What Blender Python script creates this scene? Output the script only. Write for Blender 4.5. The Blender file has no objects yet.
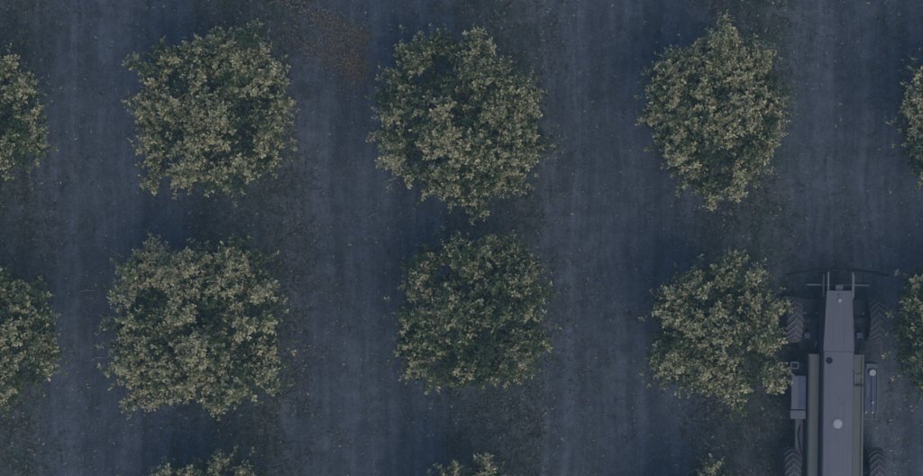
import bpy, bmesh, math, random
import numpy as np
from mathutils import Vector, Matrix

# ------------------------------------------------------------------ camera, sky, sun, exposure
scene = bpy.context.scene
H = 45.0                       # height of the drone above the orchard floor
PPM = 42.0                     # photograph pixels per metre on the ground
CX, CY = 461.5, 238.0
SUN_EL, SUN_AZ = 54.0, 148.0   # degrees; azimuth clockwise from +Y

cam_d = bpy.data.cameras.new("camera"); cam = bpy.data.objects.new("camera", cam_d)
scene.collection.objects.link(cam)
cam.location = (0, 0, H)
cam_d.sensor_width = 36.0
cam_d.lens = 36.0 * H / (923.0 / PPM)
cam_d.clip_end = 2000.0
scene.camera = cam
scene.render.resolution_x, scene.render.resolution_y = 1024, 528

world = bpy.data.worlds.new("World"); scene.world = world; world.use_nodes = True
wn = world.node_tree.nodes; wl = world.node_tree.links
sky = wn.new("ShaderNodeTexSky"); sky.sky_type = 'NISHITA'; sky.sun_disc = False
sky.sun_elevation = math.radians(SUN_EL); sky.sun_rotation = math.radians(SUN_AZ)
sky.air_density = 1.0; sky.dust_density = 0.3; sky.ozone_density = 4.0
wl.new(sky.outputs[0], wn["Background"].inputs[0])
wn["Background"].inputs[1].default_value = 0.10

sun_d = bpy.data.lights.new("sun", 'SUN'); sun = bpy.data.objects.new("sun", sun_d)
scene.collection.objects.link(sun)
sun_d.energy = 1.15; sun_d.angle = math.radians(60.0); sun_d.color = (1.0, 0.86, 0.68)
_e, _a = math.radians(SUN_EL), math.radians(SUN_AZ)
to_sun = Vector((math.sin(_a) * math.cos(_e), math.cos(_a) * math.cos(_e), math.sin(_e)))
sun.rotation_euler = to_sun.to_track_quat('Z', 'Y').to_euler()
sun.location = to_sun * 60

vs = scene.view_settings
vs.view_transform = 'Standard'; vs.look = 'None'; vs.gamma = 1.0; vs.use_curve_mapping = False
vs.exposure = 0.60

rng = np.random.default_rng(11)
random.seed(11)

# ------------------------------------------------------------------ helpers
def px(x, y, z=0.0):
    s = (H - z) / H / PPM
    return ((x - CX) * s, (CY - y) * s)

def tag(o, label=None, cat=None, group=None, kind=None):
    if label: o["label"] = label
    if cat: o["category"] = cat
    if group: o["group"] = group
    if kind: o["kind"] = kind
    return o

def empty(name, loc=(0, 0, 0), rz=0.0):
    o = bpy.data.objects.new(name, None); scene.collection.objects.link(o)
    o.location = loc; o.rotation_euler = (0, 0, rz); o.empty_display_size = 0.3
    return o

def link_mesh(name, me, mat=None, parent=None, smooth=False):
    o = bpy.data.objects.new(name, me); scene.collection.objects.link(o)
    if mat: me.materials.append(mat)
    if parent: o.parent = parent
    if smooth: me.polygons.foreach_set("use_smooth", np.ones(len(me.polygons), dtype=bool))
    return o

def from_bm(name, bm, mat, parent=None, smooth=False):
    bmesh.ops.recalc_face_normals(bm, faces=bm.faces)
    me = bpy.data.meshes.new(name); bm.to_mesh(me); bm.free()
    return link_mesh(name, me, mat, parent, smooth)

def tri_mesh(name, verts, tris, vals=None):
    """verts (n,3), tris (m,3), vals (n,3) stored as point colour 'tone'"""
    me = bpy.data.meshes.new(name)
    n, m = len(verts), len(tris)
    me.vertices.add(n); me.vertices.foreach_set("co", np.asarray(verts, np.float32).ravel())
    me.loops.add(m * 3); me.loops.foreach_set("vertex_index", np.asarray(tris, np.int32).ravel())
    me.polygons.add(m); me.polygons.foreach_set("loop_start", np.arange(0, m * 3, 3, dtype=np.int32))
    me.update(calc_edges=True)
    if vals is not None:
        a = me.attributes.new("tone", 'FLOAT_COLOR', 'POINT')
        c = np.ones((n, 4), np.float32); c[:, :3] = vals
        a.data.foreach_set("color", c.ravel())
    return me

def bm_box(bm, x0, x1, y0, y1, z0, z1, bev=0.0, seg=2):
    r = bmesh.ops.create_cube(bm, size=1.0)
    vs_ = r["verts"]
    for v in vs_:
        v.co = Vector((x0 + (v.co.x + .5) * (x1 - x0), y0 + (v.co.y + .5) * (y1 - y0), z0 + (v.co.z + .5) * (z1 - z0)))
    if bev > 0:
        es = list({e for v in vs_ for e in v.link_edges})
        bmesh.ops.bevel(bm, geom=es, offset=bev, segments=seg, affect='EDGES', profile=0.6)

def bm_cyl(bm, p0, p1, r0, r1=None, seg=16, bev=0.0):
    r1 = r0 if r1 is None else r1
    p0, p1 = Vector(p0), Vector(p1); d = p1 - p0
    r = bmesh.ops.create_cone(bm, cap_ends=True, segments=seg, radius1=r0, radius2=r1, depth=d.length)
    q = d.to_track_quat('Z', 'Y').to_matrix().to_4x4()
    bmesh.ops.transform(bm, matrix=Matrix.Translation((p0 + p1) / 2) @ q, verts=r["verts"])

def bm_tube(bm, pts, radii, seg=7):
    pts = [Vector(p) for p in pts]; rings = []
    for i, p in enumerate(pts):
        d = (pts[min(i + 1, len(pts) - 1)] - pts[max(i - 1, 0)]).normalized()
        a = d.orthogonal().normalized() if i == 0 else (rings_a - d * rings_a.dot(d)).normalized()
        rings_a = a; b = d.cross(a)
        rings.append([bm.verts.new(p + (a * math.cos(2 * math.pi * k / seg) + b * math.sin(2 * math.pi * k / seg)) * radii[i]) for k in range(seg)])
    for r0, r1 in zip(rings, rings[1:]):
        for k in range(seg):
            bm.faces.new((r0[k], r0[(k + 1) % seg], r1[(k + 1) % seg], r1[k]))
    bm.faces.new(rings[0][::-1]); bm.faces.new(rings[-1])

# ------------------------------------------------------------------ materials
class NB:
    def __init__(s, name):
        s.m = bpy.data.materials.new(name); s.m.use_nodes = True
        s.n = s.m.node_tree.nodes; s.l = s.m.node_tree.links; s.b = s.n["Principled BSDF"]
    def _in(s, sock, v):
        if isinstance(v, bpy.types.NodeSocket): s.l.new(v, sock)
        else: sock.default_value = v
    def math(s, op, a, b=0.0, c=0.0, clamp=False):
        n = s.n.new("ShaderNodeMath"); n.operation = op; n.use_clamp = clamp
        s._in(n.inputs[0], a); s._in(n.inputs[1], b); s._in(n.inputs[2], c); return n.outputs[0]
    def mix(s, f, a, b, mode='MIX'):
        n = s.n.new("ShaderNodeMix"); n.data_type = 'RGBA'; n.blend_type = mode
        s._in(n.inputs[0], f); s._in(n.inputs[6], a); s._in(n.inputs[7], b); return n.outputs[2]
    def pos(s): return s.n.new("ShaderNodeNewGeometry").outputs["Position"]
    def obj(s): return s.n.new("ShaderNodeTexCoord").outputs["Object"]
    def sep(s, v):
        n = s.n.new("ShaderNodeSeparateXYZ"); s.l.new(v, n.inputs[0]); return n.outputs
    def mapping(s, v, scale, loc=(0, 0, 0)):
        n = s.n.new("ShaderNodeMapping"); s.l.new(v, n.inputs[0])
        n.inputs["Scale"].default_value = scale; n.inputs["Location"].default_value = loc; return n.outputs[0]
    def noise(s, v, scale, detail=4.0, rough=0.55, dist=0.0):
        n = s.n.new("ShaderNodeTexNoise"); s.l.new(v, n.inputs["Vector"])
        n.inputs["Scale"].default_value = scale; n.inputs["Detail"].default_value = detail
        n.inputs["Roughness"].default_value = rough; n.inputs["Distortion"].default_value = dist
        return n.outputs["Fac"]
    def remap(s, v, a, b, c=0.0, d=1.0, smooth=True):
        n = s.n.new("ShaderNodeMapRange"); n.interpolation_type = 'SMOOTHSTEP' if smooth else 'LINEAR'
        s._in(n.inputs[0], v)
        for i, q in enumerate((a, b, c, d)): n.inputs[i + 1].default_value = q
        return n.outputs[0]
    def bump(s, h, strength, dist=0.02):
        n = s.n.new("ShaderNodeBump"); s._in(n.inputs["Height"], h)
        n.inputs["Strength"].default_value = strength; n.inputs["Distance"].default_value = dist
        s.l.new(n.outputs[0], s.b.inputs["Normal"])
    def out(s, col=None, rough=None, metal=None, spec=None):
        for k, v in (("Base Color", col), ("Roughness", rough), ("Metallic", metal), ("Specular IOR Level", spec)):
            if v is not None: s._in(s.b.inputs[k], v)
        return s.m

def c4(*c): return (c[0], c[1], c[2], 1.0)

def soil_material():
    b = NB("orchard_soil"); p = b.pos(); x, y, z = b.sep(p)
    d = b.math('PINGPONG', b.math('ADD', x, 59.15), 3.0)              # metres from the nearest tree line
    wob = b.math('MULTIPLY', b.math('SUBTRACT', b.noise(b.mapping(p, (.9, .25, 1)), 1.0, 3), .5), 1.6)
    row = b.remap(b.math('ADD', d, wob), 1.45, 0.55)                  # 1 in the weedy strip under the trees
    wx = b.math('MULTIPLY', b.math('SUBTRACT', b.noise(b.mapping(p, (.5, .45, 1)), 1.0, 2), .5), .55)
    cb = b.n.new("ShaderNodeCombineXYZ"); b._in(cb.inputs[0], b.math('ADD', x, wx)); b._in(cb.inputs[1], y); pw = cb.outputs[0]
    streak = b.noise(b.mapping(pw, (4.2, .16, 1)), 1.0, 5, .62)
    streak2 = b.noise(b.mapping(pw, (16.0, .9, 1)), 1.0, 3, .6)
    mott = b.noise(p, 3.6, 6, .72, .5)
    patch = b.noise(p, .55, 4, .55, .4)
    patch2 = b.noise(b.mapping(p, (1, .6, 1), (7, 3, 0)), 2.3, 4, .6)
    fine = b.noise(p, 26, 5, .75)
    grit = b.noise(p, 75, 2, .6)
    alley = b.mix(b.remap(patch, .3, .7), c4(.066, .079, .097), c4(.087, .099, .119))
    strip = b.mix(b.remap(patch2, .3, .7), c4(.044, .070, .064), c4(.088, .090, .098))
    col = b.mix(row, alley, strip)
    t1 = b.remap(streak, .32, .68, .76, 1.24); t2 = b.remap(streak2, .25, .75, .94, 1.06)
    t3 = b.remap(fine, .25, .75, .60, 1.40); t4 = b.remap(patch2, .2, .8, .86, 1.14)
    tone = b.math('MULTIPLY', b.math('MULTIPLY', b.math('MULTIPLY', t1, t2), b.math('MULTIPLY', t3, t4)), b.remap(mott, .3, .7, .76, 1.24))
    # wheel tracks pressed by the machines: two strips per alley with chevron tread prints
    a = b.math('ABSOLUTE', b.math('SUBTRACT', b.math('ADD', d, b.math('MULTIPLY', b.math('SUBTRACT', streak, .5), .05)), 2.25))
    trk = b.remap(a, .30, .19)
    wav = b.math('SINE', b.math('MULTIPLY', b.math('SUBTRACT', y, b.math('MULTIPLY', a, .75)), 42.0))
    wear = b.remap(b.noise(b.mapping(p, (.8, .3, 1), (3, 9, 0)), 1.0, 3), .45, .62)
    prn = b.math('MULTIPLY', b.math('MULTIPLY', trk, wear), wav)
    tone = b.math('MULTIPLY', tone, b.math('ADD', 1.0, b.math('MULTIPLY', prn, .035)))
    tone = b.math('MULTIPLY', tone, b.math('SUBTRACT', 1.0, b.math('MULTIPLY', trk, .15)))
    vm = b.n.new("ShaderNodeVectorMath"); vm.operation = 'SCALE'
    b.l.new(col, vm.inputs[0]); b.l.new(tone, vm.inputs["Scale"])
    # pale crumbs and dark crumbs
    crumb = b.remap(grit, .66, .74); dk = b.remap(grit, .34, .27)
    colf = b.mix(b.math('MULTIPLY', crumb, .65), vm.outputs[0], c4(.16, .16, .155))
    colf = b.mix(b.math('MULTIPLY', dk, .4), colf, c4(.045, .048, .052))
    # brown smear of crushed leaves left where the branch was dragged
    for (a0, b0), (a1, b1), wd, amt in (((268, -6), (362, 40), .34, .40), ((285, 34), (360, 68), .40, .50), ((359, 44), (356, 74), .32, .50)):
        p0 = px(a0, b0); p1 = px(a1, b1); L = math.hypot(p1[0] - p0[0], p1[1] - p0[1]); ux, uy = (p1[0] - p0[0]) / L, (p1[1] - p0[1]) / L
        dx = b.math('SUBTRACT', x, p0[0]); dy = b.math('SUBTRACT', y, p0[1])
        al = b.math('ADD', b.math('MULTIPLY', dx, ux), b.math('MULTIPLY', dy, uy))
        ac = b.math('ABSOLUTE', b.math('SUBTRACT', b.math('MULTIPLY', dy, ux), b.math('MULTIPLY', dx, uy)))
        over = b.math('MAXIMUM', b.math('SUBTRACT', al, L), b.math('MULTIPLY', al, -1.0))
        dist = b.math('ADD', b.math('MAXIMUM', ac, over), b.math('MULTIPLY', b.math('SUBTRACT', mott, .5), 1.1))
        mk = b.math('MULTIPLY', b.remap(dist, wd, .0), b.math('MULTIPLY', b.remap(al, 0.0, L, .45, 1.0), amt))
        colf = b.mix(mk, colf, c4(.150, .115, .066))
    h = b.math('ADD', b.math('MULTIPLY', fine, .9), b.math('ADD', b.math('MULTIPLY', grit, .35), b.math('MULTIPLY', prn, .08)))
    b.bump(h, .8, .04)
    return b.out(colf, .93, spec=.2)

def leaf_material(name="leaf_tissue"):
    b = NB(name)
    at = b.n.new("ShaderNodeAttribute"); at.attribute_name = "tone"
    p = b.pos()
    v = b.remap(b.noise(p, 9.0, 2), .3, .7, .8, 1.2)
    vm = b.n.new("ShaderNodeVectorMath"); vm.operation = 'SCALE'
    b.l.new(at.outputs["Color"], vm.inputs[0]); b.l.new(v, vm.inputs["Scale"])
    b.out(vm.outputs[0], .6, spec=.22)
    tr = b.n.new("ShaderNodeBsdfTranslucent"); b.l.new(vm.outputs[0], tr.inputs[0])
    mx = b.n.new("ShaderNodeMixShader"); mx.inputs[0].default_value = .18
    b.l.new(b.b.outputs[0], mx.inputs[1]); b.l.new(tr.outputs[0], mx.inputs[2])
    b.l.new(mx.outputs[0], b.n["Material Output"].inputs[0])
    return b.m

def bark_material():
    b = NB("bark"); p = b.obj()
    n = b.noise(b.mapping(p, (14, 14, 3)), 1.0, 5, .65)
    b.bump(n, .6, .02)
    return b.out(b.mix(b.remap(n, .3, .7), c4(.07, .058, .045), c4(.19, .165, .135)), .9)

def paint(name, col, rough=.5, metal=0.0, dirt=.35, dirtcol=(.17, .16, .15), streak=0.0):
    b = NB(name); p = b.obj()
    n = b.noise(p, 5.0, 6, .65, .3); n2 = b.noise(p, 60.0, 3, .6)
    d = b.math('MULTIPLY', b.remap(n, .42, .72), dirt)
    base = b.mix(d, c4(*col), c4(*dirtcol))
    if streak:
        s = b.noise(b.mapping(p, (38, .9, 4)), 1.0, 3, .6)
        base = b.mix(b.math('MULTIPLY', b.remap(s, .35, .7), streak), base, c4(*[q * .6 for q in col]))
    base = b.mix(b.math('MULTIPLY', b.remap(n2, .45, .75), .18), base, c4(*dirtcol))
    b.bump(n2, .08, .01)
    return b.out(base, b.remap(n, .3, .7, rough - .08, rough + .18), metal)

def rubber_material():
    b = NB("dusty_rubber"); p = b.obj()
    n = b.noise(p, 11.0, 5, .65)
    return b.out(b.mix(b.remap(n, .35, .7), c4(.095, .098, .106), c4(.140, .142, .150)), .85)

def tone_material(name, rough=.9):
    b = NB(name); at = b.n.new("ShaderNodeAttribute"); at.attribute_name = "tone"
    return b.out(at.outputs["Color"], rough, spec=.2)

M_soil, M_leaf, M_bark = soil_material(), leaf_material(), bark_material()
M_tone = tone_material("dry_matter")
M_rub = rubber_material()

# ------------------------------------------------------------------ ground: one sheet out to the horizon
def smooth_noise(x, y, seed, fx, fy):
    r = np.random.default_rng(seed); n = 64
    g = r.random((n, n)); u = (x * fx) % n; v = (y * fy) % n
    i = np.floor(u).astype(int); j = np.floor(v).astype(int); fu = u - i; fv = v - j
    fu = fu * fu * (3 - 2 * fu); fv = fv * fv * (3 - 2 * fv)
    i1, j1 = (i + 1) % n, (j + 1) % n; i %= n; j %= n
    return (g[i, j] * (1 - fu) + g[i1, j] * fu) * (1 - fv) + (g[i, j1] * (1 - fu) + g[i1, j1] * fu) * fv - .5

def ground_z(x, y):
    x = np.asarray(x, float); y = np.asarray(y, float)
    w = np.exp(-(np.maximum(np.abs(x) - 14, 0) / 6) ** 2) * np.exp(-(np.maximum(np.abs(y) - 9, 0) / 6) ** 2)
    d = np.abs(((x - .15 + 3) % 6) - 3)
    z = .05 * np.exp(-(d / 1.0) ** 2)                                  # slight berm along the trees
    z -= .022 * np.exp(-((d - 2.02) / .2) ** 4)                        # pressed wheel tracks
    z += .030 * smooth_noise(x, y, 3, .9, .5) + .022 * smooth_noise(x, y, 5, 3.1, 1.3)
    z += .020 * smooth_noise(x, y, 7, 9, 6) * (0.5 + np.exp(-(d / 1.2) ** 2))
    return z * w

def build_ground():
    fx = np.arange(-13.5, 13.51, .07); fy = np.arange(-8.5, 8.51, .07)
    far = np.array([.5, 1.2, 2.5, 5, 9, 16, 30, 60, 120, 250, 500, 900])
    xs = np.concatenate([-13.5 - far[::-1], fx, 13.5 + far]); ys = np.concatenate([-8.5 - far[::-1], fy, 8.5 + far])
    X, Y = np.meshgrid(xs, ys); Z = ground_z(X, Y)
    nx, ny = len(xs), len(ys)
    v = np.stack([X.ravel(), Y.ravel(), Z.ravel()], 1)
    i = np.arange(nx * (ny - 1)).reshape(ny - 1, nx)[:, :-1].ravel()
    f = np.stack([i, i + 1, i + nx + 1, i + nx], 1)
    me = bpy.data.meshes.new("ground")
    me.vertices.add(len(v)); me.vertices.foreach_set("co", v.astype(np.float32).ravel())
    me.loops.add(len(f) * 4); me.loops.foreach_set("vertex_index", f.astype(np.int32).ravel())
    me.polygons.add(len(f)); me.polygons.foreach_set("loop_start", np.arange(0, len(f) * 4, 4, dtype=np.int32))
    me.update(calc_edges=True)
    o = link_mesh("ground", me, M_soil, smooth=True)
    tag(o, "bare blue grey orchard soil with long wheel tracks", None, kind="structure")
build_ground()

# ------------------------------------------------------------------ leaves
def leaf_batch(base, direc, up, length, width, fold=.25, droop=.18):
    """four-triangle folded leaves; all args arrays (n,3)/(n,)"""
    direc = direc / np.linalg.norm(direc, axis=1, keepdims=True)
    side = np.cross(direc, up); side /= np.linalg.norm(side, axis=1, keepdims=True) + 1e-9
    nor = np.cross(side, direc)
    L = length[:, None]; W = width[:, None]
    mid = base + direc * L * .62
    tip = base + direc * L - nor * L * droop
    ml = mid + side * W * .5 + nor * W * fold; mr = mid - side * W * .5 + nor * W * fold
    v = np.stack([base, ml, mid, mr, tip], 1).reshape(-1, 3)
    k = np.arange(len(base))[:, None] * 5
    t = np.concatenate([k + np.array([0, 2, 1]), k + np.array([0, 3, 2]), k + np.array([1, 2, 4]), k + np.array([2, 3, 4])], 1).reshape(-1, 3)
    return v, t

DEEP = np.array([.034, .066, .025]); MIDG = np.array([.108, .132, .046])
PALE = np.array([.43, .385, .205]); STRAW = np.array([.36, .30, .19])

def make_tree(poly, label, seed, top=3.5, dens=1.0, pale=.6):
    r = np.random.default_rng(seed)
    zc = 2.0; top -= .45
    P = np.array([px(a, b, zc) for a, b in poly])
    C = (P.min(0) + P.max(0)) / 2
    rel = P - C; ang = np.arctan2(rel[:, 1], rel[:, 0]); rad = np.hypot(rel[:, 0], rel[:, 1])
    o = np.argsort(ang); ang, rad = ang[o], rad[o]
    ang = np.concatenate([ang - 2 * np.pi, ang, ang + 2 * np.pi]); rad = np.tile(rad, 3)
    R = lambda th: np.interp(th, ang, rad)
    Rm = rad.mean(); hz = top - 1.7
    surf = lambda s: 1.7 + hz * np.sqrt(np.clip(1 - s ** 2.4, 0, 1))
    gz = float(ground_z(C[0], C[1]))
    root = empty("orchard_tree", (C[0], C[1], gz))
    tag(root, label, "tree", "orchard trees in straight rows")

    # clumps: the leafy ends of the limbs
    nC = int(62 * (Rm / 1.9) ** 2)
    th = r.uniform(-np.pi, np.pi, nC); s = np.sqrt(r.uniform(0, 1, nC))
    cr = r.uniform(.26, .50, nC) * (1.05 - .25 * s)
    rr = np.minimum(s * R(th) * .95, np.maximum(R(th) * .95 - cr * .85, .05))
    sn = rr / R(th)
    cz = surf(sn) - cr * .8 - np.abs(r.normal(0, .22, nC)) - (r.random(nC) < .22) * r.uniform(.2, .7, nC)
    cen = np.stack([rr * np.cos(th), rr * np.sin(th), cz], 1)
    # tufts that make the ragged outline
    tv = rel[r.permutation(len(rel))]
    tr_ = np.hypot(tv[:, 0], tv[:, 1]); k = np.maximum(tr_ - .17, .1) / tr_
    tz = r.uniform(1.9, 2.8, len(tv))
    tc = np.stack([tv[:, 0] * k, tv[:, 1] * k, tz], 1)
    k2 = np.maximum(tr_ - .46, .1) / tr_
    tc = np.concatenate([tc, np.stack([tv[:, 0] * k2, tv[:, 1] * k2, tz + .1], 1)]); tv = np.concatenate([tv, tv])
    cen = np.concatenate([cen, tc]); cr = np.concatenate([cr, r.uniform(.16, .25, len(tv))])
    cpale = np.clip(r.normal(pale + .07, .22, len(cen)), .05, 1.0)

    bases, axes, tones, szs, thick = [], [], [], [], []
    for c, q, pl in zip(cen, cr, cpale):
        n = int(max(6, 310 * q * q * dens * r.uniform(.65, 1.25)))
        d = r.normal(0, 1, (n, 3)); d[:, 2] = d[:, 2] * .9 + .35
        d /= np.linalg.norm(d, axis=1, keepdims=True)
        ro = q * r.uniform(.45, 1.08, n)[:, None]
        b = c + d * ro * np.array([1, 1, .85])
        out = c * np.array([1, 1, 0]); out = out / (np.linalg.norm(out) + .4)
        a = d * .8 + out * .45 + np.array([0, 0, .55]) + r.normal(0, .25, (n, 3))
        bases.append(b); axes.append(a / np.linalg.norm(a, axis=1, keepdims=True))
        tones.append(np.clip(pl + r.normal(0, .16, n), 0, 1)); szs.append(r.uniform(.8, 1.2, n))
    # stray shoots outside the outline
    n = 46; th = r.uniform(-np.pi, np.pi, n); rr = R(th) * r.uniform(.96, 1.12, n)
    bases.append(np.stack([rr * np.cos(th), rr * np.sin(th), r.uniform(1.4, 2.5, n)], 1))
    a = np.stack([np.cos(th), np.sin(th), r.uniform(.2, 1.1, n)], 1); axes.append(a / np.linalg.norm(a, axis=1, keepdims=True))
    tones.append(np.clip(r.normal(pale, .2, n), 0, 1)); szs.append(r.uniform(.7, 1.1, n))
    # inner foliage that fills the crown
    n = int(1300 * (Rm / 1.9) ** 2 * dens)
    th = r.uniform(-np.pi, np.pi, n); s = np.sqrt(r.uniform(0, .86, n)); rr = s * R(th)
    zz = 1.0 + (surf(s) - .38 - 1.0) * r.uniform(.15, 1.0, n) ** .6
    bases.append(np.stack([rr * np.cos(th), rr * np.sin(th), zz], 1))
    a = r.normal(0, .5, (n, 3)) + np.array([0, 0, .8]); axes.append(a / np.linalg.norm(a, axis=1, keepdims=True))
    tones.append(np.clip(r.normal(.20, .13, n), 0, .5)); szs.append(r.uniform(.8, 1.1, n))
    B = np.concatenate(bases); A = np.concatenate(axes); T = np.concatenate(tones); S = np.concatenate(szs)

    # every shoot carries a whorl of leaves, palest at the tip
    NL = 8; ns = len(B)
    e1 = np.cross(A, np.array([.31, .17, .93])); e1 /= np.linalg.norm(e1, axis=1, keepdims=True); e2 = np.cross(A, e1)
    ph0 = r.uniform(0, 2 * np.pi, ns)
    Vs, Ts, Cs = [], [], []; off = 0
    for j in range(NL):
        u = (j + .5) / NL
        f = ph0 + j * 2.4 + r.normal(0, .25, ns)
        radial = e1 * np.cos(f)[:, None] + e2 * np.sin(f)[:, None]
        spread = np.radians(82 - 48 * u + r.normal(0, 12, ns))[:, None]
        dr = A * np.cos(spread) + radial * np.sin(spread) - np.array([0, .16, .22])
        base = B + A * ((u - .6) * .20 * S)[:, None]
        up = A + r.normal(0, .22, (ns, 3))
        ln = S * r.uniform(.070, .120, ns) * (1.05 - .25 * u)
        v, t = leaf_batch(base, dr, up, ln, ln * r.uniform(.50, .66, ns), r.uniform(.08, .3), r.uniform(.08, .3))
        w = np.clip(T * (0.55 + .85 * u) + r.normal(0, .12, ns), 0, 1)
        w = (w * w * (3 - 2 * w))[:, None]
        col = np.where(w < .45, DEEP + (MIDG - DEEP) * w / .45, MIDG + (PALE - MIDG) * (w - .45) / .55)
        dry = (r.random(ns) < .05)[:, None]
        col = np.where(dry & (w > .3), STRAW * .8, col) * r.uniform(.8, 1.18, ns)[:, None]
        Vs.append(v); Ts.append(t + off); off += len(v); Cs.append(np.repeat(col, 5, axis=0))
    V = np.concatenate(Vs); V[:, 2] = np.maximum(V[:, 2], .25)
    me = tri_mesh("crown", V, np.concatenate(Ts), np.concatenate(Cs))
    link_mesh("crown", me, M_leaf, root)

    # trunk and limbs
    bm = bmesh.new()
    bm_tube(bm, [(0, 0, -.12), (.0, .0, .02), (.02, .01, .35), (.01, .03, .72), (.02, .02, .95)], [.17, .125, .095, .09, .08], 10)
    from_bm("trunk", bm, M_bark, root, True)
    nl = 6
    big = [i for i in np.argsort(-cr)[:26]]
    for k in range(nl):
        aim = [i for i in big if int(((math.atan2(cen[i][1], cen[i][0]) + math.pi) / (2 * math.pi)) * nl) % nl == k]
        bm = bmesh.new()
        thk = (k + .5) / nl * 2 * math.pi - math.pi
        e = Vector((math.cos(thk) * Rm * .55, math.sin(thk) * Rm * .55, 2.0))
        s0 = Vector((.02, .02, .82)); m1 = s0.lerp(e, .5) + Vector((0, 0, .22))
        bm_tube(bm, [s0, s0.lerp(m1, .5) + Vector((.03, -.02, .03)), m1, e], [.062, .052, .042, .022], 7)
        for i in aim:
            c = Vector(cen[i]); st = m1.lerp(e, .5)
            bm_tube(bm, [st, st.lerp(c, .5) + Vector((0, 0, -.08)), c], [.026, .018, .008], 5)
        from_bm("limb", bm, M_bark, root, True)
    return root

TREES = [
 ([(133,62),(160,48),(190,40),(225,32),(262,25),(270,45),(283,70),(291,100),(285,135),(278,165),(255,180),(228,195),(190,186),(145,187),(142,150),(138,130),(128,104),(143,90)],
  "boxy tree with pale tips, the upper one of the second row from the left", 21, 3.5, 1.0, .60),
 ([(395,45),(420,35),(437,30),(455,38),(475,28),(490,42),(505,60),(520,75),(540,90),(535,110),(553,150),(535,165),(522,190),(500,197),(480,215),(455,205),(430,195),(400,185),(380,165),(373,140),(378,115),(375,100),(385,75)],
  "largest round tree with pointed right side, upper one of the middle row", 22, 3.7, 1.0, .56),
 ([(658,62),(668,50),(690,42),(712,38),(722,18),(728,35),(745,40),(770,50),(787,90),(788,110),(775,150),(760,172),(735,200),(712,205),(690,190),(665,165),(655,140),(640,118),(648,95),(645,75)],
  "tree narrowing downward with one shoot sticking up on top, upper one of the fourth row", 23, 3.5, 1.05, .58),
 ([(120,258),(130,268),(150,240),(165,255),(190,248),(240,238),(262,250),(280,285),(282,320),(280,360),(283,390),(255,400),(215,415),(190,400),(150,405),(127,408),(125,385),(107,370),(110,345),(108,325),(125,315),(112,290)],
  "wide ragged pale tree with loose twigs on its left, lower one of second row", 24, 3.4, .98, .64),
 ([(405,262),(420,247),(450,236),(490,232),(520,240),(545,265),(550,290),(540,310),(553,345),(535,370),(520,380),(480,390),(425,388),(405,375),(393,350),(400,325),(392,315),(405,285)],
  "darker green round tree, lower one of the middle row", 25, 3.4, .92, .36),
 ([(660,290),(690,270),(720,262),(735,253),(755,265),(770,290),(785,300),(780,335),(775,350),(783,378),(775,388),(745,400),(740,415),(725,395),(690,388),(650,375),(645,360),(655,345),(650,310)],
  "small tree with a tail of leaves below, immediately left of the grey machine", 26, 3.2, 1.0, .56),
 ([(-50,45),(20,56),(40,85),(45,112),(48,135),(46,152),(28,160),(-20,175),(-70,185),(-115,160),(-122,110),(-105,65)],
  "half-seen tree cut off by the left edge, upper of two", 27, 3.5, 1.0, .58),
 ([(-60,262),(10,270),(42,285),(52,315),(55,335),(62,355),(55,372),(20,400),(-30,415),(-90,408),(-120,370),(-118,310),(-100,275)],
  "half-seen tree cut off by the left edge, lower of two", 28, 3.3, .95, .47),
 ([(978,32),(930,52),(906,72),(899,110),(909,150),(919,185),(953,200),(1000,195),(1045,160),(1050,100),(1030,50)],
  "sliver of a dim tree at the right edge above the machine", 29, 3.4, .9, .46),
 ([(972,255),(911,274),(897,300),(893,330),(898,365),(909,385),(940,408),(1000,415),(1040,380),(1050,320),(1030,270)],
  "dim tree at the right edge beside the machine's right front wheel", 30, 3.3, .9, .44),
 ([(165,464),(195,462),(222,452),(250,464),(272,480),(290,520),(288,570),(270,610),(215,625),(160,612),(135,570),(138,510)],
  "treetop peeking over the bottom edge in the second row from left", 31, 3.4, 1.0, .50),
 ([(447,462),(465,480),(487,454),(503,476),(530,500),(548,535),(545,580),(510,612),(460,615),(410,590),(398,545),(420,498)],
  "treetop peeking over the bottom edge in the middle row", 32, 3.4, 1.0, .52),
 ([(686,476),(708,458),(732,474),(760,500),(785,530),(778,580),(745,612),(700,615),(655,590),(642,545),(658,505)],
  "treetop peeking over the bottom edge left of the machine's rear wheel", 33, 3.3, 1.0, .48),
]
for t in TREES: make_tree(*t)

# ------------------------------------------------------------------ the machine in the alley
M_cover = paint("grey_lavender_paint", (.094, .099, .128), .55, 0.0, .42, (.135, .132, .130), .30)
M_rail = paint("olive_grey_paint", (.070, .080, .076), .55, 0.0, .45)
M_navy = paint("dark_blue_paint", (.014, .030, .085), .42, 0.0, .2, (.035, .045, .075))
M_chas = paint("blue_black_chassis_paint", (.008, .021, .046), .7, 0.0, .25, (.024, .034, .050))
M_steel = paint("worn_steel", (.12, .135, .155), .5, .3, .3)
M_slate = paint("slate_paint", (.060, .070, .095), .5, 0.0, .35)
M_white = paint("off_white_plastic", (.30, .30, .30), .45, 0.0, .25)
M_hose = paint("black_hose", (.006, .008, .012), .9, 0.0, .1, (.012, .014, .018))

M_carc = paint('tyre_carcass', (.048, .051, .058), .85, 0.0, .4, (.08, .08, .085))
SC = 43.15
LEAN = math.atan(2.0 / 154.0)
mx0, my0 = (837.2 - CX) / SC, (CY - 383.0) / SC
mach = empty("orchard_machine", (mx0, my0, 0.0), -LEAN)
tag(mach, "long low grey four-wheeled farm machine driving up the alley between trees", "farm machine")

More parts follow.
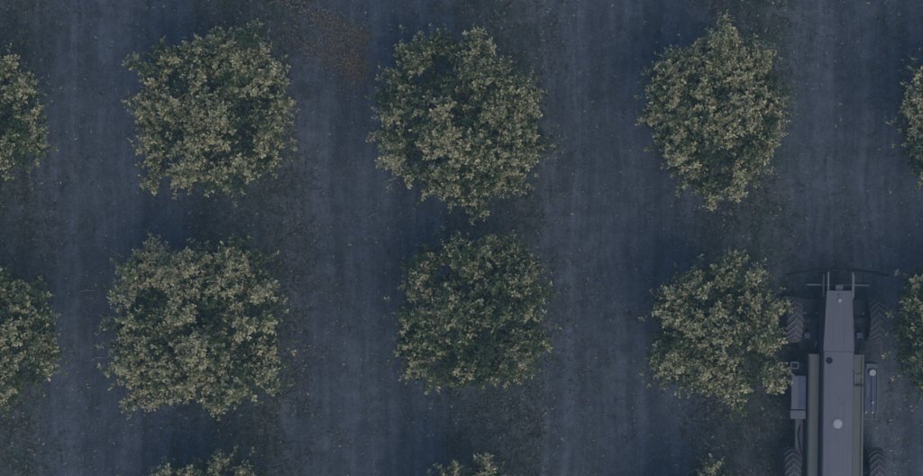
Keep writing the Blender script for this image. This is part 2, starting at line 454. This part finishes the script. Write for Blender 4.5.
def U(x, y):                       # photograph pixel -> machine plan coordinates
    dx, dy = (x - 837.2) / SC, (383.0 - y) / SC
    c, s = math.cos(LEAN), math.sin(LEAN)
    return (dx * c - dy * s, dx * s + dy * c)
def UX(x): return (x - 838.0) / SC
def UY(y): return (383.0 - y) / SC

def part_box(name, x0, x1, y0, y1, z0, z1, mat, parent=mach, bev=.012):
    bm = bmesh.new(); bm_box(bm, UX(x0), UX(x1), UY(y1), UY(y0), z0, z1, bev)
    return from_bm(name, bm, mat, parent)

def cover(name, y0, y1, w0, w1, z0, z1, mat):
    """long cover with crowned top; y0 front, half widths in pixels"""
    bm = bmesh.new(); ny = 12; rings = []
    for i in range(ny + 1):
        t = i / ny; yy = UY(y0 + (y1 - y0) * t); w = (w0 + (w1 - w0) * t) / SC
        prof = [(-w, z0), (-w, z1 - .05), (-w * .985, z1 - .02), (-w * .93, z1), (-w * .5, z1 + .010), (0, z1 + .014), (w * .5, z1 + .010), (w * .93, z1), (w * .985, z1 - .02), (w, z1 - .05), (w, z0)]
        rings.append([bm.verts.new((a, yy, b)) for a, b in prof])
    for r0, r1 in zip(rings, rings[1:]):
        for k in range(len(r0) - 1): bm.faces.new((r0[k], r0[k + 1], r1[k + 1], r1[k]))
        bm.faces.new((r0[-1], r0[0], r1[0], r1[-1]))
    bm.faces.new(rings[0][::-1]); bm.faces.new(rings[-1])
    return from_bm(name, bm, mat, mach)

# chassis and axles
part_box("chassis", 822, 854, 292, 540, .42, .86, M_chas)
part_box("front_deck", 804.5, 871.5, 300, 352, .40, .56, M_chas)
part_box("rear_deck", 806, 870, 424, 500, .40, .60, M_chas)
for yy in (321, 473):
    bm = bmesh.new(); bm_cyl(bm, (UX(800), UY(yy), .55), (UX(876), UY(yy), .55), .11, seg=14)
    ax = from_bm("axle", bm, M_chas, mach, False)
    if yy == 321:
        for bx in (809, 821, 856, 867.5):
            bm = bmesh.new(); bm_cyl(bm, (UX(bx), UY(314), .556), (UX(bx), UY(314), .70), .028, .024, 10)
            from_bm("bolt_head", bm, M_steel, ax)
for bx, yb in ((818.8, 344), (856.8, 346)):
    bm = bmesh.new(); bm_cyl(bm, (UX(bx), UY(yb + 4), .80), (UX(bx), UY(yb - 2), .92), .022, .022, 10)
    from_bm("steering_pin", bm, M_steel, mach)

# covers
fc = cover("front_cover", 290.5, 351.2, 12.6, 15.6, .80, 1.34, M_cover)
rc = cover("rear_cover", 351.45, 535, 15.4, 15.2, .80, 1.352, M_cover)
for xs in (-9.5, 10.2):      # pressed seams along the covers
    bm = bmesh.new(); bm_box(bm, (xs - .22) / SC, (xs + .22) / SC, UY(534), UY(428), 1.350, 1.361, .003, 1)
    from_bm("seam", bm, M_cover, rc)
for xs in (-5.5, 5.0):
    bm = bmesh.new(); bm_box(bm, (xs - .2) / SC, (xs + .2) / SC, UY(350), UY(304), 1.340, 1.3555, .003, 1)
    from_bm("seam", bm, M_cover, fc)
for sg in (-1, 1):  # pale strips put in as the bright highlights along the cover edges
    bm = bmesh.new(); bm_tube(bm, [(sg * 12.2 / SC, UY(291), 1.338), (sg * 15.1 / SC, UY(350.6), 1.338)], [.014, .014], 6)
    from_bm("edge_highlight", bm, M_steel, fc)
bm = bmesh.new(); bm_cyl(bm, (UX(828.4), UY(360.2), 1.34), (UX(828.4), UY(360.2), 1.375), 3.5 / SC, 3.2 / SC, 20)
o = from_bm("filler_cap", bm, M_hose, rc)
bm = bmesh.new(); bm_cyl(bm, (UX(837.3), UY(423), 1.34), (UX(837.3), UY(423), 1.385), 5.1 / SC, 4.7 / SC, 28)
bm_cyl(bm, (UX(837.3), UY(423), 1.384), (UX(837.3), UY(423), 1.395), 3.6 / SC, 3.4 / SC, 28)
o = from_bm("antenna_dome", bm, M_white, rc)
bm = bmesh.new(); bm_cyl(bm, (UX(843), UY(403.5), 1.34), (UX(843), UY(403.5), 1.373), .9 / SC * 1.4, None, 12)
o = from_bm("rubber_plug", bm, M_slate, rc)
bm = bmesh.new(); bm_cyl(bm, (UX(838), UY(300.3), 1.33), (UX(838), UY(300.3), 1.385), 2.0 / SC, 1.7 / SC, 16)
from_bm("front_lamp", bm, M_white, fc)
bm = bmesh.new(); bm_cyl(bm, (UX(838), UY(295.4), 1.33), (UX(838), UY(295.4), 1.375), 1.9 / SC, 1.6 / SC, 16)
from_bm("latch", bm, M_slate, fc)
bm = bmesh.new(); bm_box(bm, UX(834.3), UX(841.7), UY(290.3), UY(284.8), 1.06, 1.30, .012)
from_bm("nose_bracket", bm, M_slate, mach)

# front lifting arms, cross bar, bent guard bar
for x0, x1, y0, y1, zz in ((826.2, 827.8, 272, 299, 1.31), (823.2, 824.5, 275, 297, 1.12), (850.6, 852.2, 272, 299, 1.31), (853.6, 854.9, 275, 297, 1.12)):
    part_box("front_arm", x0, x1, y0, y1, zz - .12, zz, M_steel, bev=.006)
part_box("cross_bar", 807.5, 870.5, 284.2, 285.9, .98, 1.05, M_slate, bev=.006)
part_box("toe_plate", 826.9, 851.5, 287.4, 290, .80, 1.12, M_chas)
part_box("bar_shadow_plate", 807.5, 823, 282.6, 284.0, .72, .96, M_chas)  # dark plates put in as the shadow along the cross bar
part_box("bar_shadow_plate", 855, 870.5, 282.6, 284.0, .72, .96, M_chas)
part_box("brush_guard", 827.9, 850.5, 281.6, 283.9, .78, 1.02, M_chas)
gp = [(787, 275.5), (800, 272.6), (815, 270.6), (838, 269.4), (858, 270), (874, 272.2), (889.5, 274.8)]
bm = bmesh.new(); bm_tube(bm, [(UX(a), UY(b), 1.16 - .0016 * abs(a - 838)) for a, b in gp], [.031] * 7, 8)
from_bm("guard_bar", bm, M_hose, mach, True)

# side rails
for sgn in (-1, 1):
    cx_ = 838 + sgn * 22.6
    part_box("side_rail", cx_ - 5.3, cx_ + 5.3, 354.5, 536, .70, 1.08, M_rail)
    part_box("rail_flange", cx_ + 3.4 * sgn - .7, cx_ + 3.4 * sgn + .7, 358, 534, 1.081, 1.115, M_rail, bev=.004)
    part_box("gutter", 838 + sgn * 16.55 - .55, 838 + sgn * 16.55 + .55, 353, 536, .80, 1.02, M_chas, bev=.004)
part_box("highlight_strip", 853.6, 854.6, 369, 384, 1.06, 1.36, M_steel, bev=.005)  # pale upright strip standing in for a highlight beside the cover
part_box("rail_clamp", 855.6, 864.8, 374, 378, 1.082, 1.108, M_rail, bev=.005)
part_box("rail_clamp", 856, 865.6, 384.5, 386.5, 1.082, 1.122, M_chas, bev=.004)

# left side locker
lk = part_box("side_locker", 793.2, 808.6, 376.6, 410.6, .45, 1.00, M_navy)
part_box("locker_lid", 793.6, 800.4, 377.2, 410.0, 1.003, 1.035, M_slate, lk)
part_box("step_plate", 792.8, 808.4, 411.4, 420.2, .45, 1.02, M_slate, bev=.014)
for a in ((793.2, 794.4, 363, 376), (794.6, 801.4, 363, 364.4), (800.4, 801.5, 364.6, 370), (794.6, 800.2, 369, 370.2)):
    part_box("hose_frame", a[0], a[1], a[2], a[3], .86, .93, M_slate, bev=.005)
part_box("bracket_plate", 794.6, 809, 364.6, 376.2, .50, .70, M_chas)
part_box("side_skirt", 800.2, 808.2, 421, 470, .40, .74, M_slate)

# right side control box
cb = part_box("control_box", 866.6, 881.2, 363, 411.6, .45, .98, M_navy)
part_box("box_header", 868.4, 880.2, 363.6, 368.2, .982, 1.03, M_slate, cb)
part_box("box_edge", 879.6, 880.9, 369, 411, .982, 1.012, M_slate, cb, .004)
part_box("box_edge", 866.9, 868.0, 363.6, 411, .982, 1.008, M_chas, cb, .004)
bm = bmesh.new(); bm_cyl(bm, (UX(874.6), UY(372.6), .98), (UX(874.6), UY(372.6), 1.09), 3.6 / SC, 3.2 / SC, 22)
from_bm("tank_cap", bm, M_white, cb)
bm = bmesh.new(); bm_cyl(bm, (UX(875.0), UY(376.2), 1.03), (UX(875.0), UY(410), 1.03), .012, None, 8)
from_bm("control_rod", bm, M_steel, cb)
bm = bmesh.new(); bm_cyl(bm, (UX(875.0), UY(402.6), 1.0), (UX(875.0), UY(402.6), 1.075), .030, .026, 12)
from_bm("knob", bm, M_white, cb)
for bx in (869.2, 875.6):
    bm = bmesh.new(); bm_cyl(bm, (UX(bx), UY(412.8), .90), (UX(bx), UY(412.8), 1.0), .028, .024, 12)
    from_bm("bolt_head", bm, M_white, cb)
for a in ((867, 868.2, 413.6, 420), (868.4, 879.4, 419, 420.2), (879.6, 880.8, 412.6, 420.2)):
    part_box("foot_step", a[0], a[1], a[2], a[3], .80, .88, M_slate, bev=.005)
part_box("panel_strip", 869.4, 871.6, 384, 398, .982, 1.0, M_slate, cb, .004)

# hydraulic hoses and small fittings on the deck
for pts in ([(812, 330, .58), (811, 340, .66), (813, 350, .80), (815, 362, .86)], [(864, 328, .58), (866, 340, .68), (862, 350, .82), (860, 360, .9)],
            [(826, 292, 1.0), (822, 300, .9), (818, 312, .72), (815, 326, .62)], [(850, 292, 1.0), (856, 302, .9), (859, 314, .70), (862, 330, .62)],
            [(806, 424, .70), (803, 436, .80), (805, 450, .78), (809, 462, .70)]):
    bm = bmesh.new(); bm_tube(bm, [(UX(a), UY(b), c) for a, b, c in pts], [.016] * 4, 7)
    from_bm("hose", bm, M_hose, mach, True)
part_box("valve_block", 808.5, 815, 334, 340, .56, .68, M_navy)
part_box("valve_block", 861.5, 868, 333, 339, .56, .68, M_navy)

# wheels
def make_wheel(xc, yc):
    r, w = .545, 16.6 / SC
    c = (UX(xc), UY(yc), r)
    bm = bmesh.new()
    sgn = 1 if xc > 838 else -1
    bm_cyl(bm, (-w * .30, 0, 0), (w * .30, 0, 0), .27, None, 28)
    bm_cyl(bm, (sgn * w * .30, 0, 0), (sgn * w * .42, 0, 0), .12, .10, 16)
    wh = from_bm("wheel", bm, M_slate, mach); wh.location = c
    prof = [(-.36, .27), (-.46, .33), (-.5, .42), (-.49, .488), (-.40, .500), (-.2, .512), (0, .516), (.2, .512), (.40, .500), (.49, .488), (.5, .42), (.46, .33), (.36, .27)]
    bm = bmesh.new(); seg = 48; rings = []
    for k in range(seg):
        t = 2 * math.pi * k / seg
        rings.append([bm.verts.new((a * w, b * math.sin(t), b * math.cos(t))) for a, b in prof])
    for k in range(seg):
        r0, r1 = rings[k], rings[(k + 1) % seg]
        for q in range(len(prof)): bm.faces.new((r0[q], r0[(q + 1) % len(prof)], r1[(q + 1) % len(prof)], r1[q]))
    from_bm("tyre", bm, M_carc, wh, True)
    bm = bmesh.new(); nl = 21
    for k in range(nl):
        for side in (-1, 1):
            t0 = 2 * math.pi * (k + (.25 if side > 0 else 0)) / nl
            pts = []
            for u, rb in ((-.03, .547), (.25, .545), (.44, .540), (.505, .515)):
                t = t0 - u * .62 * (0.8 + .7 * u); hw = .044 - .010 * u
                pts.append([(side * u * w, rr, t + q) for q, rr in ((-hw, rb - .05), (-hw * .75, rb), (hw * .75, rb), (hw, rb - .05))])
            rg = [[bm.verts.new((a, b * math.sin(t), b * math.cos(t))) for a, b, t in ring] for ring in pts]
            for r0, r1 in zip(rg, rg[1:]):
                for q in range(3): bm.faces.new((r0[q], r0[q + 1], r1[q + 1], r1[q]))
            bm.faces.new(rg[0]); bm.faces.new(rg[-1][::-1])
    from_bm("tread", bm, M_rub, wh)
for xc, yc in ((796.4, 321), (880.4, 321), (796.2, 473.5), (881.6, 473.5)): make_wheel(xc, yc)

# ------------------------------------------------------------------ fallen branch with brown leaves
def fallen_branch():
    x0, y0 = px(350, 50)
    root = empty("fallen_branch", (x0, y0, float(ground_z(x0, y0))))
    tag(root, "fallen dry branch with rust brown leaves lying in the alley", "branch")
    strands = [[(266, -4), (290, 6), (318, 13), (345, 26), (362, 36)], [(283, 34), (305, 45), (328, 56), (348, 66), (362, 72)], [(318, 13), (335, 34), (350, 55), (358, 68)]]
    r = np.random.default_rng(5)
    Bs, Ds, Ls, Cs = [], [], [], []
    for si, st in enumerate(strands):
        bm = bmesh.new(); pts = []
        for a, b in st:
            q = px(a, b); pts.append((q[0] - x0, q[1] - y0, .05 + r.uniform(0, .05)))
        bm_tube(bm, pts, list(np.linspace(.014, .006, len(pts))), 6)
        for k in range(9):
            i = r.integers(0, len(pts) - 1); p = Vector(pts[i]).lerp(Vector(pts[i + 1]), r.random())
            d = Vector((r.normal(.2, .25), r.normal(-.05, .25), .03))
            bm_tube(bm, [p, p + d * .5 + Vector((0, 0, .05)), p + d], [.008, .006, .003], 5)
        from_bm("stem", bm, M_bark, root, True)
        n = 330
        t = r.random(n) ** .7 * (len(pts) - 1.001); i = t.astype(int); f = (t - i)[:, None]
        P = np.array(pts); b = P[i] * (1 - f) + P[i + 1] * f + r.normal(0, 1, (n, 3)) * np.array([.13, .11, .02])
        Bs.append(b); tt = t / (len(pts) - 1)
        Cs.append(np.array([.215, .185, .138])[None] * r.uniform(.6, 1.4, n)[:, None])
    # rust clusters at the tips
    for a, b, n, sp in ((357, 63, 330, .20), (361, 34, 120, .12), (352, 78, 120, .28), (343, 55, 190, .36), (332, 28, 130, .40)):
        q = px(a, b)
        Bs.append(np.array([q[0] - x0, q[1] - y0, .07]) + r.normal(0, 1, (n, 3)) * np.array([sp * .7, sp, .02]))
        Cs.append(np.array([.225, .148, .075])[None] * r.uniform(.5, 1.35, n)[:, None])
    B = np.concatenate(Bs); C = np.concatenate(Cs); n = len(B)
    B[:, 2] = np.maximum(B[:, 2], .02)
    d = r.normal(0, 1, (n, 3)); d[:, 2] *= .3
    up = r.normal(0, .45, (n, 3)) + np.array([0, 0, 1])
    L = r.uniform(.018, .060, n)
    v, t = leaf_batch(B, d, up, L, L * .55, .3, .2)
    link_mesh("dry_leaves", tri_mesh("dry_leaves", v, t, np.repeat(C, 5, axis=0)), M_tone, root)
fallen_branch()

# ------------------------------------------------------------------ litter, weeds and clods on the orchard floor
def floor_points(n, rowbias, r):
    x = r.uniform(-12.2, 12.2, n * 4); y = r.uniform(-6.6, 6.6, n * 4)
    d = np.abs(((x - .80 + 3) % 6) - 3) + 1.4 * smooth_noise(x, y, 17, .8, .35)
    w = np.clip((1.7 - d) / 1.1, 0, 1); pr = rowbias * w + (1 - rowbias)
    keep = (r.random(n * 4) < pr * (.55 + 1.4 * np.clip(smooth_noise(x, y, 23, 1.3, .6) + .3, 0, 1)))
    x, y = x[keep][:n], y[keep][:n]
    return np.stack([x, y, ground_z(x, y)], 1)

def scatter_leaves():
    r = np.random.default_rng(8); p = floor_points(26000, .74, r); n = len(p)
    d = r.normal(0, 1, (n, 3)); d[:, 2] *= .18
    up = r.normal(0, .35, (n, 3)) + np.array([0, 0, 1])
    L = r.uniform(.025, .078, n) * r.choice([.7, 1, 1.3], n)
    p[:, 2] += .012
    v, t = leaf_batch(p, d, up, L, L * .5, .2, .1)
    pal = np.array([[.22, .20, .15], [.16, .17, .11], [.29, .275, .22], [.15, .125, .10], [.20, .17, .14]])
    c = pal[r.integers(0, 5, n)] * r.uniform(.45, 1.15, n)[:, None]
    o = link_mesh("fallen_leaves", tri_mesh("fallen_leaves", v, t, np.repeat(c, 5, axis=0)), M_tone)
    tag(o, "small dry leaves scattered over the soil under the trees", "leaf litter", kind="stuff")

def scatter_weeds():
    r = np.random.default_rng(9); tufts = floor_points(6000, .955, r); k = 6
    p = np.repeat(tufts, k, axis=0); n = len(p); p[:, :2] += r.normal(0, .10, (n, 2))
    p[:, 2] = ground_z(p[:, 0], p[:, 1]) - .005
    d = r.normal(0, .8, (n, 3)); d[:, 2] = np.abs(d[:, 2]) * .5 + .35
    L = r.uniform(.06, .17, n)
    v, t = leaf_batch(p, d, r.normal(0, .4, (n, 3)) + np.array([0, 0, 1.]), L, L * .20, .2, .35)
    g = np.repeat(r.uniform(.55, 1.25, len(tufts)), k)[:, None]
    c = (np.array([.048, .062, .042]) + r.random((n, 1)) * np.array([.035, .030, .022])) * g
    o = link_mesh("weeds", tri_mesh("weeds", v, t, np.repeat(c, 5, axis=0)), M_tone)
    tag(o, "low dark weeds growing in strips along the tree rows", "weeds", kind="stuff")

def scatter_clods():
    r = np.random.default_rng(10); p = floor_points(10000, .55, r); n = len(p)
    s = r.uniform(.008, .026, n) * r.choice([.7, 1, 1.3], n)
    base = np.array([[1, 0, 0], [-1, 0, 0], [0, 1, 0], [0, -1, 0], [0, 0, .7], [0, 0, -.7]], float)
    v = base[None] * (1 + r.normal(0, .22, (n, 6, 1))) * s[:, None, None]
    a = r.uniform(0, 6.28, n); ca, sa = np.cos(a)[:, None], np.sin(a)[:, None]
    vx, vy = v[:, :, 0] * ca - v[:, :, 1] * sa, v[:, :, 0] * sa + v[:, :, 1] * ca
    v = np.stack([vx, vy, v[:, :, 2]], 2) + p[:, None, :]
    f = np.array([[0, 2, 4], [2, 1, 4], [1, 3, 4], [3, 0, 4], [2, 0, 5], [1, 2, 5], [3, 1, 5], [0, 3, 5]])
    t = (np.arange(n)[:, None, None] * 6 + f[None]).reshape(-1, 3)
    c = np.array([.115, .115, .118])[None] * r.uniform(.6, 1.5, n)[:, None]
    o = link_mesh("soil_clods", tri_mesh("soil_clods", v.reshape(-1, 3), t, np.repeat(c, 6, axis=0)), M_tone)
    tag(o, "loose soil crumbs and pebbles strewn over the alleys", "clods", kind="stuff")
scatter_leaves(); scatter_weeds(); scatter_clods()

def twigs():
    r = np.random.default_rng(12)
    for a, b, l, ang in ((88, 291, 16, 5), (101, 358, 12, -3), (98, 345, 9, 15), (297, 352, 11, 70), (374, 215, 12, 25)):
        q = px(a, b); ang = math.radians(ang); L = l / PPM
        bm = bmesh.new()
        z = float(ground_z(*q))
        bm_tube(bm, [(-L / 2, 0, .012), (-L * .1, .02, .03), (L * .2, .0, .022), (L / 2, .015, .012)], [.009, .008, .007, .004], 5)
        bm_tube(bm, [(-L * .1, .02, .03), (L * .1, .09, .03)], [.006, .003], 5)
        yield bm, (q[0], q[1], z), ang
M_twig = paint("bleached_twig", (.26, .245, .215), .85, 0, .3)
where = ("pale twig on bare soil left of the wide ragged tree, highest of three", "pale twig on bare soil left of the wide ragged tree, lowest of three",
         "short pale twig left of the wide ragged tree, middle of three", "pale twig standing out right of the wide ragged tree", "small twig on bare soil just left of the largest round tree's foot")
for (bm, loc, ang), lb in zip(twigs(), where):
    o = from_bm("twig", bm, M_twig); o.location = loc; o.rotation_euler = (0, 0, ang)
    tag(o, lb, "twig", "loose twigs on the soil")

# ------------------------------------------------------------------ thin evening haze around the whole place
def haze():
    bm = bmesh.new(); bm_box(bm, -930, 930, -930, 930, -1.0, 46.5)
    m = bpy.data.materials.new("evening_haze"); m.use_nodes = True
    n = m.node_tree.nodes; l = m.node_tree.links
    n.remove(n["Principled BSDF"])
    v = n.new("ShaderNodeVolumePrincipled"); v.inputs["Color"].default_value = (.58, .86, 1.0, 1); v.inputs["Density"].default_value = .0014
    v.inputs["Anisotropy"].default_value = 0.0
    l.new(v.outputs[0], n["Material Output"].inputs["Volume"])
    o = from_bm("haze", bm, m)
    tag(o, "thin bluish evening haze over the orchard", "haze", kind="stuff")
haze()
